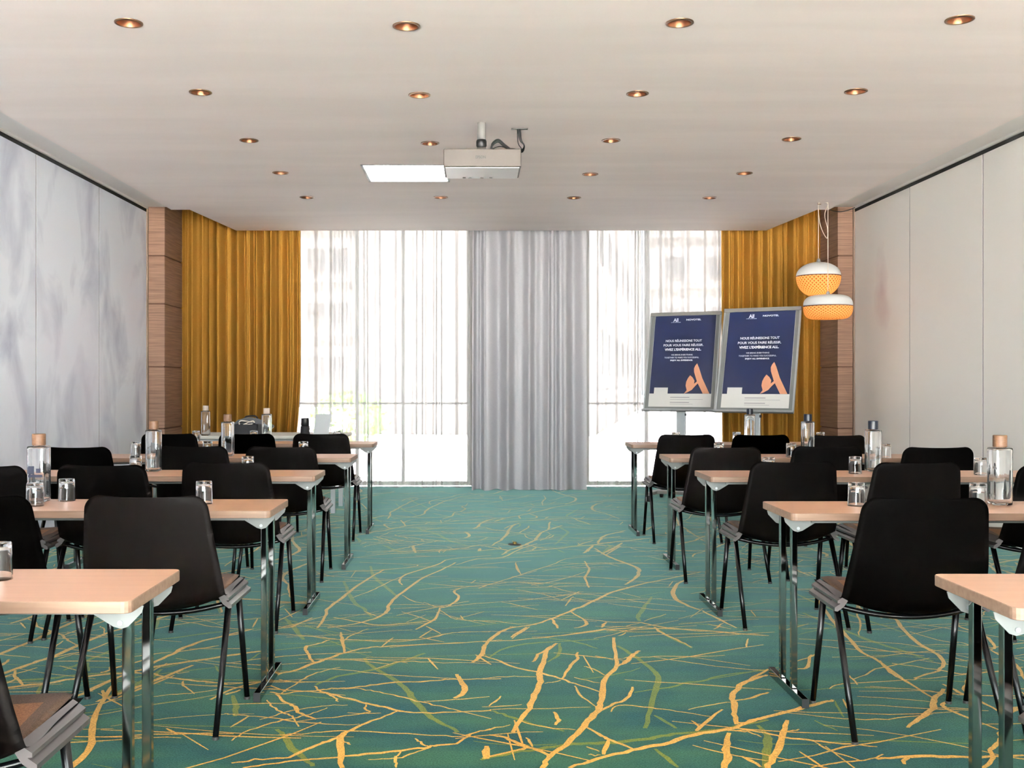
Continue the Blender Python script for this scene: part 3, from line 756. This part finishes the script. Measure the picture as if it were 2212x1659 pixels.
GL = [(-1.19, 2.66, 'on the nearest table left of the aisle'),
      (-1.755, 4.25, 'in front of the blue-printed bottle, second table left'),
      (-1.70, 4.44, 'just behind and right of the blue-printed bottle, second table left'),
      (-1.10, 4.33, 'at the aisle-side seat of the second table, left'),
      (-1.235, 5.80, 'at the aisle-side seat of the third table, left'),
      (-1.865, 5.86, 'left of the bottle on the third table, left'),
      (-1.17, 7.28, 'at the aisle-side seat of the fourth table, left'),
      (-1.83, 7.30, 'left of the bottle on the fourth table, left'),
      (-2.31, 7.26, 'near the wall end of the fourth table, left'),
      (-1.15, 8.93, 'at the aisle-side seat of the farthest table, left'),
      (-1.86, 8.97, 'left of the bottle on the farthest table, left'),
      (-2.34, 8.95, 'near the wall end of the farthest table, left'),
      (1.528, 4.26, 'at the aisle-side seat of the second table, right'),
      (2.005, 4.24, 'left of the wooden-capped bottle on the second table, right'),
      (1.58, 5.72, 'at the aisle-side seat of the third table, right'),
      (2.066, 5.78, 'left of the navy-capped bottle on the third table, right'),
      (2.71, 5.70, 'at the wall-side seat of the third table, right'),
      (1.63, 7.10, 'at the aisle-side seat of the fourth table, right'),
      (2.10, 7.06, 'left of the navy-capped bottle on the fourth table, right'),
      (2.70, 6.99, 'right of the navy-capped bottle on the fourth table, right'),
      (1.638, 8.66, 'at the aisle-side seat of the farthest table, right'),
      (2.137, 8.68, 'left of the navy-capped bottle on the farthest table, right'),
      (2.82, 8.68, 'right of the navy-capped bottle on the farthest table, right'),
      (-1.60, 10.10, 'left of the black grinder on the equipment table')]
p = None
for x, y, lab in GL:
    lab = 'upturned clear tumbler '+lab
    if p is None: p = make_glass(lab); p.location = (x, y, TT+.0005)
    else: dup(p, (x, y, TT+.0005), 0, lab)

# ------------------------------------------------------------------ equipment table and what stands on it
t = thing('equipment_table', 'pale table by the mustard curtain behind the left tables, carrying equipment', 'table', (-1.95, 10.3, 0))
bm = B(); box(bm, -.70, .72, -.38, .38, TT-.035, TT, 0, .012); obj('tabletop', bm, M['tcloth'], t)
bm = B(); box(bm, -.64, .66, -.31, .31, TT-.13, TT-.036); obj('apron', bm, M['alu'], t)
for sx in (-.62, .62):
    for sy in (-.29, .29):
        bm = B(); box(bm, sx-.02, sx+.02, sy-.02, sy+.02, 0, TT-.12); obj('leg', bm, M['alu'], t)
def on(x, y, z=TT): return (x, y, z)
# black open box with tangled cables
t = thing('storage_box', 'black open box with cables spilling out, on the equipment table', 'box', (-2.135, 10.02, TT))
bm = B(); w, d, h = .112, .09, .105
for a in ((-w, w, -d, -d+.006), (-w, w, d-.006, d), (-w, -w+.006, -d, d), (w-.006, w, -d, d)): box(bm, a[0], a[1], a[2], a[3], 0, h)
box(bm, -w, w, -d, d, 0, .005); obj('box_body', bm, M['boxblk'], t)
rr = random.Random(9)
for k, mm in enumerate((M['rubber'], M['cord'], M['decal'])):
    bm = B(); pts = [(rr.uniform(-.09, .09), rr.uniform(-.06, .06), rr.uniform(.07, .145)) for _ in range(9)]
    tube(bm, cr(pts, 6), .006, 6); obj('coiled_cable', bm, mm, t, True)
# grey fabric bag
t = thing('fabric_bag', 'slumped grey fabric bag behind the black box on the equipment table', 'bag', (-2.18, 10.42, TT))
bm = B(); bmesh.ops.create_uvsphere(bm, u_segments=28, v_segments=16, radius=1)
for v in bm.verts:
    v.co = Vector((v.co.x*.21+.02*math.sin(v.co.z*5), v.co.y*.10, max(0, (v.co.z+.6)/1.6)*.16*(1-.15*abs(v.co.x))+.002*math.sin(v.co.x*20)))
obj('bag_body', bm, M['greyfab'], t, True)
bm = B(); tube(bm, cr([(-.07, 0, .14), (-.05, 0, .165), (.03, 0, .17), (.06, 0, .145)], 5), .008, 8); obj('handle', bm, M['boxblk'], t, True)
# grinder
t = thing('grinder', 'small black two-tier grinder on the equipment table, beside the grey stand', 'grinder', (-1.615, 9.98, TT))
t.location = (-1.59, 9.99, TT)
bm = B(); lathe(bm, [(.044, 0), (.046, .004), (.043, .085), (.038, .09)], 28); obj('jar_base', bm, M['boxblk'], t, True)
bm = B(); lathe(bm, [(.036, .091), (.039, .095), (.039, .135), (.036, .16), (.034, .165)], 28); obj('grinder_head', bm, M['rubber'], t, True)
# grey document stand
t = thing('display_stand', 'upright grey sheet stand on the equipment table, nearest the window', 'stand', (-1.44, 10.05, TT))
bm = B(); w = .072
v = [(-w-.006, -.02, 0), (w-.008, -.02, 0), (w+.012, .03, .2), (-w+.012, .03, .2)]
a = [bm.verts.new(p_) for p_ in v]; b = [bm.verts.new((p_[0], p_[1]+.006, p_[2])) for p_ in v]
bm.faces.new(a); bm.faces.new(b[::-1])
for k in range(4): bm.faces.new((a[k], b[k], b[(k+1) % 4], a[(k+1) % 4]))
obj('sheet', bm, M['alu'], t)
bm = B(); box(bm, -.03, .03, -.02, .08, 0, .006); box(bm, -.004, .004, .0, .07, .005, .08); obj('back_foot', bm, M['alu'], t)

# ------------------------------------------------------------------ pendant lamps
def pend(kind, x, y, zt, label):
    t = thing('pendant_lamp', label, 'lamp', (x, y, 0), 0, 'woven pendant lamps')
    if kind == 'globe':
        R, zc = .210, zt-.143; zb = zc-.195
        up = [(.0001+R*math.sin(a), zc+.01+(zt-zc-.01)*math.cos(a)) for a in [k*PI/2/14 for k in range(1, 15)]]
        lo = [(R*math.cos(a)**.8 if a < 1.45 else .05, zc-(zc-zb)*math.sin(a)) for a in [k*1.2/12 for k in range(0, 13)]]
    else:
        R, zc = .224, zt-.112; zb = zc-.118
        up = [(R*(math.sin(a)**.45), zc+.008+(zt-zc-.008)*(math.cos(a)**.8)) for a in [k*PI/2/14 for k in range(1, 15)]]
        lo = [(R*(math.cos(a)**.3), zc-(zc-zb)*math.sin(a)**.9) for a in [k*1.42/12 for k in range(0, 13)]]
    bm = B(); lathe(bm, [(.012, zt+.0)]+up+[(R-.004, zc+.008)]+[(max(.008, q[0]-.005), q[1]-.005) for q in up[::-1]], 40); obj('upper_shade', bm, M['cappw'], t, True)
    bm = B(); lathe(bm, lo, 40, close=False, uv=True); KEEP.append(bm); obj('woven_shade', bm, M['weave'], t, True)
    bm = B(); lathe(bm, [(R+.002, zc+.008), (R+.002, zc), (R-.006, zc), (R-.006, zc+.008)], 40, close=False); obj('rim_band', bm, M['woodcap'], t, True)
    bm = B(); lathe(bm, [(.018, zt-.002), (.020, zt+.008), (.013, zt+.03), (.006, zt+.034)], 20); obj('cord_grip', bm, M['alu'], t, True)
    bm = B(); tube(bm, [(0, 0, zt+.03), (0, 0, CZ+.004)], .0032, 8); obj('cord', bm, M['cord'], t)
    bm = B(); bmesh.ops.create_uvsphere(bm, u_segments=16, v_segments=10, radius=.03)
    for v in bm.verts: v.co.z += zc-.01
    obj('bulb', bm, M['bulb'], t, True)
    return t, zc
gx = (1768-VX)*10.38/F
zt = H+(VY-566)*10.38/F
t1, z1 = pend('globe', gx, 10.38, zt, 'upper globe-shaped pendant lamp, white above and orange woven cane below')
gx2 = (1788.5-VX)*10.02/F; zt2 = H+(VY-637)*10.02/F
t2, z2 = pend('drum', gx2, 10.02, zt2, 'lower flattened pendant lamp, white above and orange woven cane below')
bm = B(); tube(bm, cr([(.0, .0, CZ-.004), (-.085, .0, CZ-.01), (-.075, .0, CZ-.20), (-.012, .0, CZ-.335), (-.004, .0, CZ-.25), (-.03, 0, CZ-.12), (-.004, 0, CZ-.03)], 8), .0032, 8)
obj('cord_loop', bm, M['cord'], t2, True)
bm = B(); tube(bm, [(-.095, 0, CZ+.002), (-.095, 0, CZ-.016), (-.065, 0, CZ-.016)], .004, 6); obj('ceiling_hook', bm, M['ringm'], t2)
for tt_, zz, yy, xx in ((t1, z1, 10.38, gx), (t2, z2, 10.02, gx2)):
    l = bpy.data.lights.new('pendant_glow', 'POINT'); l.energy = .5; l.color = (1, .66, .36); l.shadow_soft_size = .05
    o = bpy.data.objects.new('pendant_glow', l); C.objects.link(o); o.location = (xx, yy, zz-.06)
bm = B(); tube(bm, cr([(3.52, 10.9, 3.079), (3.68, 11.08, 3.035), (3.80, 11.12, 3.012), (3.90, 11.14, 3.028), (3.985, 11.14, 3.06)], 6), .005, 6)
tag(obj('loose_cable', bm, M['rubber'], None, True), 'thin black cable hanging under the ceiling edge beside the right column', 'cable')

# ------------------------------------------------------------------ projector
pc = thing('projector', 'white ceiling-mounted projector with black lettering on its rear face', 'projector', (.0, 0, 0))
y0, y1 = 6.82, 7.20; xa = (958-VX)*y0/F; xb = (1126-VX)*y0/F; zt = H+(VY-321)*y0/F; zb = H+(VY-360)*y0/F
bm = B(); box(bm, xa, xb, y0, y1, zb, zt, 0, .006); obj('housing', bm, M['grayc'], pc)
bm = B(); box(bm, xa+.012, xb-.012, y0+.012, y1-.012, zb-.006, zb-.0005, 0, .002); bp_ = obj('bottom_plate', bm, M['grayd'], pc)
bm = B()
for q in (-.12, -.08, .0, .06): box(bm, (xa+xb)/2+q-.01, (xa+xb)/2+q+.01, y1-.06, y1-.04, zb-.009, zb-.005)
obj('foot_pad', bm, M['glide'], bp_)
bm = B(); tube(bm, [(xb-.13, y1-.01, (zb+zt)/2), (xb-.13, y1+.03, (zb+zt)/2)], [.04, .036], 24); obj('lens', bm, M['rubber'], pc)
mx_ = (1040-VX)*6.95/F
bm = B(); box(bm, mx_-.16, mx_+.19, 6.95, 6.99, zt+.003, zt+.018, 0, .004); box(bm, mx_-.02, mx_+.16, 6.93, 7.07, zt+.002, zt+.010); obj('mount_arm', bm, M['alu'], pc)
bm = B(); box(bm, mx_-.03, mx_+.03, 6.91, 6.99, zt, zt+.03, 0, .003); obj('mount_plate', bm, M['chrome'], pc)
bm = B(); tube(bm, [(mx_, 6.95, zt+.028), (mx_, 6.95, zt+.045), (mx_, 6.95, zt+.075), (mx_, 6.95, zt+.085)], [.024, .034, .034, .030], 20); obj('collar', bm, M['rubber'], pc, True)
bm = B(); tube(bm, [(mx_, 6.95, zt+.08), (mx_, 6.95, CZ+.002)], .028, 20); obj('ceiling_pole', bm, M['offwhite_plastic'], pc, True)
def text_mesh(body, size, align='CENTER', bold=0, ext=.0008):
    c = bpy.data.curves.new('txt', 'FONT'); c.body = body; c.size = size; c.align_x = align; c.extrude = ext; c.offset = bold; c.resolution_u = 3
    o = bpy.data.objects.new('txt', c); C.objects.link(o); dg = bpy.context.evaluated_depsgraph_get(); dg.update()
    me = bpy.data.meshes.new_from_object(o.evaluated_get(dg)); bpy.data.objects.remove(o); return me
def put_text(name, body, size, mtx, m, parent, align='CENTER', bold=0, fitw=None, label=None):
    me = text_mesh(body, size, align, bold)
    if fitw:
        w = max(v.co.x for v in me.vertices)-min(v.co.x for v in me.vertices); k = fitw/w
        for v in me.vertices: v.co.x *= k
    me.materials.clear(); me.materials.append(m)
    me.transform(mtx); me.name = name
    o = bpy.data.objects.new(name, me); C.objects.link(o); o.parent = parent
    if label: o['label'] = label
    return o
put_text('lettering', 'EPSON', .026, Matrix.Translation((xa+.238, y0-.0012, zt-.063)) @ Matrix.Rotation(PI/2, 4, 'X'), M['rubber'], pc, bold=.0004, fitw=.064)
cb = (1120-VX)*6.8/F
bm = B()
for k, off in enumerate((0, .008, -.008)):
    tube(bm, cr([(mx_+.06+k*.01, 6.930, zt+.012), (mx_+.07, 6.940, zt+.05+off), (mx_+.11, 6.960, zt+.082+off), (mx_+.16, 6.990, zt+.05+off), (mx_+.22, 7.030, zt+.035-off), (mx_+.27, 7.070, zt+.04+off), (mx_+.285, 7.090, zt+.08), (mx_+.262+off*.5, 7.100, zt+.12), (mx_+.252+off, 7.110, CZ+.002)], 8), .0048, 7)
tube(bm, cr([(mx_+.05, 6.920, zt+.01), (mx_+.12, 6.940, zt+.04), (mx_+.2, 6.990, zt+.03), (mx_+.265, 7.070, zt+.05), (mx_+.245, 7.100, zt+.10), (mx_+.240, 7.110, CZ+.002)], 8), .003, 6)
tag(obj('cable_bundle', bm, M['rubber'], None, True), 'looped black cables running from the projector up to the ceiling', 'cable')
bm = B(); box(bm, mx_+.20, mx_+.31, 7.095, 7.125, CZ-.004, CZ+.001); tag(obj('cable_outlet', bm, M['glide']), 'small dark outlet plate where the projector cables enter the ceiling', 'outlet')

# ------------------------------------------------------------------ flip charts
def flipchart(bc, tc_, yaw, label, base):
    """bc, tc_: bottom and top centre of the board; yaw turns its face to the left"""
    t = thing('flip_chart', label, 'flip chart', (0, 0, 0), 0, 'flip charts with blue posters')
    up = (Vector(tc_)-Vector(bc)); Lh = up.length; up.normalize()
    rt = Vector((math.cos(yaw), -math.sin(yaw), 0)); up = (up-rt*up.dot(rt)).normalized(); n = rt.cross(up)   # towards the room
    if n.y > 0: n = -n
    W = .745
    fr = Matrix(((rt.x, up.x, n.x, bc[0]), (rt.y, up.y, n.y, bc[1]), (rt.z, up.z, n.z, bc[2]), (0, 0, 0, 1)))
    def lb(name, boxes, m, par=t, bev=0, smooth=False):
        bm = B()
        for q in boxes: box(bm, *q, 0, bev)
        bm.transform(fr); return obj(name, bm, m, par, smooth)
    lb('board', [(-W/2, W/2, 0, Lh, -.018, 0)], M['white_m'])
    lb('side_profile', [(-W/2-.004, -W/2+.012, 0, Lh, -.02, .006), (W/2-.012, W/2+.004, 0, Lh, -.02, .006)], M['alu'])
    lb('clamp_bar', [(-W/2-.004, W/2+.004, Lh-.036, Lh+.004, -.02, .014)], M['offwhite_plastic'], bev=.003)
    lb('pen_tray', [(-W/2-.012, W/2+.004, -.014, .0, -.01, .035), (-W/2-.012, W/2+.004, -.014, .006, .031, .035)], M['alu'])
    pw0, pw1 = -W/2+.05, W/2-.045; ytop = Lh-.034; ysplit = Lh*(1-.835)
    pp = lb('poster', [(pw0, pw1, .035, ytop, .001, .003)], M['posterw'])
    lb('blue_field', [(pw0+.002, pw1-.002, ysplit, ytop, .0032, .004)], M['posterb'], pp)
    lb('white_tab', [(pw0+.05, pw0+.195, ysplit-.085, ysplit+.065, .0042, .0048)], M['posterw'], pp, bev=0)
    uv = lambda u, v: (-W/2+u*W, Lh*(1-v))
    def tx(s, u, v, size, wid, bold=0, m=M['ink'], align='CENTER'):
        x, y = uv(u, v); put_text('lettering', s, size, fr @ Matrix.Translation((x, y-size*.35, .0052)), m, pp, align, bold, wid)
    tx('All', .37, .077, .052, .052, .0012); tx('LIVE LIMITLESS', .37, .102, .010, .10)
    tx('NOVOTEL', .62, .077, .024, .155, .0006)
    tx('NOUS R\u00c9UNISSONS TOUT', .50, .295, .034, .38, .0004); tx('POUR VOUS FAIRE R\u00c9USSIR.', .50, .34, .034, .42, .0004); tx("VIVEZ L'EXP\u00c9RIENCE ALL.", .50, .385, .034, .385, .0012)
    tx('WE BRING EVERYTHING', .49, .440, .020, .225); tx('TOGETHER TO MAKE YOU SUCCESSFUL.', .49, .468, .020, .365); tx('ENJOY ALL EXPERIENCE.', .49, .496, .020, .235, .0006)
    for v_, w_, h_ in ((.872, .20, .005), (.892, .34, .0022), (.923, .20, .005), (.940, .24, .0022)):
        x, y = uv(.37, v_)
        lb('small_print', [(x, x+w_, y-h_/2, y+h_/2, .0032, .0038)], M['inkg'], pp)
    for poly in ([(.714, .53), (.69, .552), (.675, .58), (.68, .618), (.73, .716), (.82, .8345), (.912, .8345), (.80, .68), (.745, .575)],
                 [(.628, .65), (.60, .68), (.58, .715), (.575, .755), (.595, .80), (.56, .834), (.60, .824), (.665, .797), (.70, .765), (.755, .722), (.80, .705), (.775, .697), (.735, .708), (.69, .737), (.694, .705), (.665, .672)]):
        bm = B(); prism(bm, [uv(*q) for q in poly], 'z', .0042, .005 if poly[0][0] > .7 else .0055); bm.transform(fr); obj('emblem', bm, M['peach'], pp)
    # post, base, wheels
    px_, py_ = bc[0]+.05, bc[1]+.12
    R_ = Matrix.Translation((px_, py_, 0)) @ Matrix.Rotation(-yaw, 4, 'Z')
    def wb(name, boxes, m, par=t, bev=0):
        bm = B()
        for q in boxes: box(bm, *q, 0, bev)
        bm.transform(R_); return obj(name, bm, m, par)
    wb('post', [(-.047, .047, -.015, .02, .075, bc[2]+.35)], M['alu'], bev=.004)
    wb('clamp_knob', [(.045, .062, -.03, -.01, bc[2]-.06, bc[2]-.035)], M['rubber'])
    wb('base', [(-.31, .31, -.05, .06, .066, .098), (-.30, -.24, -.28, .26, .066, .096), (.24, .30, -.28, .26, .066, .096)], M['offwhite_plastic'], bev=.004)
    for wx in (-.27, .27):
        for wy in (-.25, .23):
            bm = B(); tube(bm, [(wx-.012, wy, .032), (wx+.012, wy, .032)], .032, 16); tube(bm, [(wx, wy, .045), (wx, wy, .068)], .009, 8); bm.transform(R_); obj('wheel', bm, M['rubber'], t)
    return t
flipchart((2.096, 10.94, .944), (2.235, 11.22, 1.965), math.radians(25), 'flip chart with navy poster, the left of the two, standing before the sheer curtain', 0)
flipchart((2.66, 10.15, .951), (2.83, 10.42, 1.955), math.radians(30), 'flip chart with navy poster, the right and nearer, before the mustard curtain', 0)

# small brass floor socket
x, y = fl(1112, 1177)
t = thing('floor_socket', 'tiny brass floor socket set in the carpet of the aisle', 'socket', (x, y, .001))
bm = B(); lathe(bm, [(.05, 0), (.05, .004), (.044, .006)], 24); obj('cover_plate', bm, M['glide'], t)
bm = B(); lathe(bm, [(.014, .006), (.014, .02), (.010, .024)], 16); obj('key_cap', bm, M['socket'], t)

# ------------------------------------------------------------------ outside
bm = B(); box(bm, -60, 60, -60, 110, -.25, -.07); struct('ground_outside', bm, M['concrete'])
def building(name, x0, y0_, x1, y1_, zt_, cols, label, z0w=1.2, fh=2.95, ww=.42, wh=.38):
    t = thing(name, label, 'building', (x0, y0_, 0), math.atan2(y1_-y0_, x1-x0), 'pale buildings across the street')
    L = math.hypot(x1-x0, y1_-y0_)
    bm = B(); box(bm, 0, L, 0, 6, -.05, zt_)
    for k in range(int(zt_/fh)): box(bm, 0, L, -.08, .05, k*fh+z0w-.35, k*fh+z0w-.18)
    obj('facade', bm, M['facade'], t)
    base = None
    for fl_ in range(int(zt_/fh)):
        for c in cols:
            if c+1.1 > L: continue
            if base is None:
                bm = B(); box(bm, 0, 1, -.03, .02, 0, 1.2); base = obj('window', bm, M['facwin'], t); o = base
            else: o = base.copy(); C.objects.link(o); o.parent = t
            o.location = (c, 0, fl_*fh+z0w+.25)
building('apartment_building', -22, 58, 6.5, 58, 19, [11.5, 12.9, 14.1, 16.4, 18.9, 19.9, 20.9, 22.9, 24.2], 'pale apartment block seen faintly through the left sheer curtain')
building('office_building', 2.9, 26, 8.6, 55, 19, [2+3.4*k for k in range(8)], 'pale angled building receding behind the right sheer curtain')
building('office_building', 10.2, 62, 42, 57, 17, [1+2.3*k for k in range(12)], 'pale far building behind the right flip charts')
t = thing('shrub', 'faint yellow-green shrub outside, seen through the left sheer curtain', 'shrub', (-2.35, 20, -.05))
bm = B(); rr = random.Random(2)
for k in range(1300):
    a, b_ = rr.uniform(0, 2*PI), rr.uniform(-1, 1); r_ = rr.uniform(.5, 1)**.5
    c = Vector((.8*r_*math.cos(a)*math.sqrt(1-b_*b_), .6*r_*math.sin(a)*math.sqrt(1-b_*b_), .62+.5*r_*b_)); s_ = .06
    q = [c+Vector((rr.uniform(-s_, s_), rr.uniform(-s_, s_), rr.uniform(-s_, s_))) for _ in range(3)]
    bm.faces.new([bm.verts.new(v) for v in q])
obj('foliage', bm, M['leaf'], t)
bm = B(); tube(bm, [(0, 0, 0), (0, 0, .5)], .04, 8); obj('stem', bm, M['woodcap'], t)

# ------------------------------------------------------------------ light
SUN, SKY, EXPO = 330.0, 8.0, 1.82
wd = bpy.data.worlds.new('sky'); S.world = wd; wd.use_nodes = True
bg = wd.node_tree.nodes['Background']; bg.inputs[0].default_value = (.93, .97, 1, 1); bg.inputs[1].default_value = SKY
def portal(x0, x1, y, z0, z1, d):
    l = bpy.data.lights.new('portal', 'AREA'); l.shape = 'RECTANGLE'; l.size = x1-x0; l.size_y = z1-z0; l.cycles.is_portal = True
    o = bpy.data.objects.new('portal', l); C.objects.link(o); o.location = ((x0+x1)/2, y, (z0+z1)/2); o.rotation_euler = (d*PI/2, 0, 0)
portal(-2.35, -.04, 12.8, 0, 3.1, -1); portal(1.32, 3.02, 12.8, 0, 3.1, -1); portal(-3.3, 3.85, YB-.14, 0, 2.8, 1)
for i, (x, y) in enumerate(LP):
    if i != 5: continue
    l = bpy.data.lights.new('downlight_spot', 'SPOT'); l.energy = 6; l.color = (1, .84, .68); l.spot_size = 2.2; l.spot_blend = .6; l.shadow_soft_size = .025
    o = bpy.data.objects.new('downlight_spot', l); C.objects.link(o); o.location = (x, y, CZ+.02)
sn = bpy.data.lights.new('sun', 'SUN'); sn.energy = SUN; sn.angle = .02; sn.color = (1, .955, .985)
o = bpy.data.objects.new('sun', sn); C.objects.link(o); o.rotation_euler = (math.radians(8), 0, math.radians(12))
S.view_settings.view_transform = 'Standard'; S.view_settings.look = 'None'; S.view_settings.gamma = 1; S.view_settings.use_curve_mapping = False
S.view_settings.exposure = EXPO
S.cycles.max_bounces = 9; S.cycles.diffuse_bounces = 5; S.cycles.transmission_bounces = 9; S.cycles.transparent_max_bounces = 12; S.cycles.glossy_bounces = 5
S.cycles.use_denoising = True
S.cycles.sample_clamp_indirect = 8
S.cycles.caustics_reflective = False
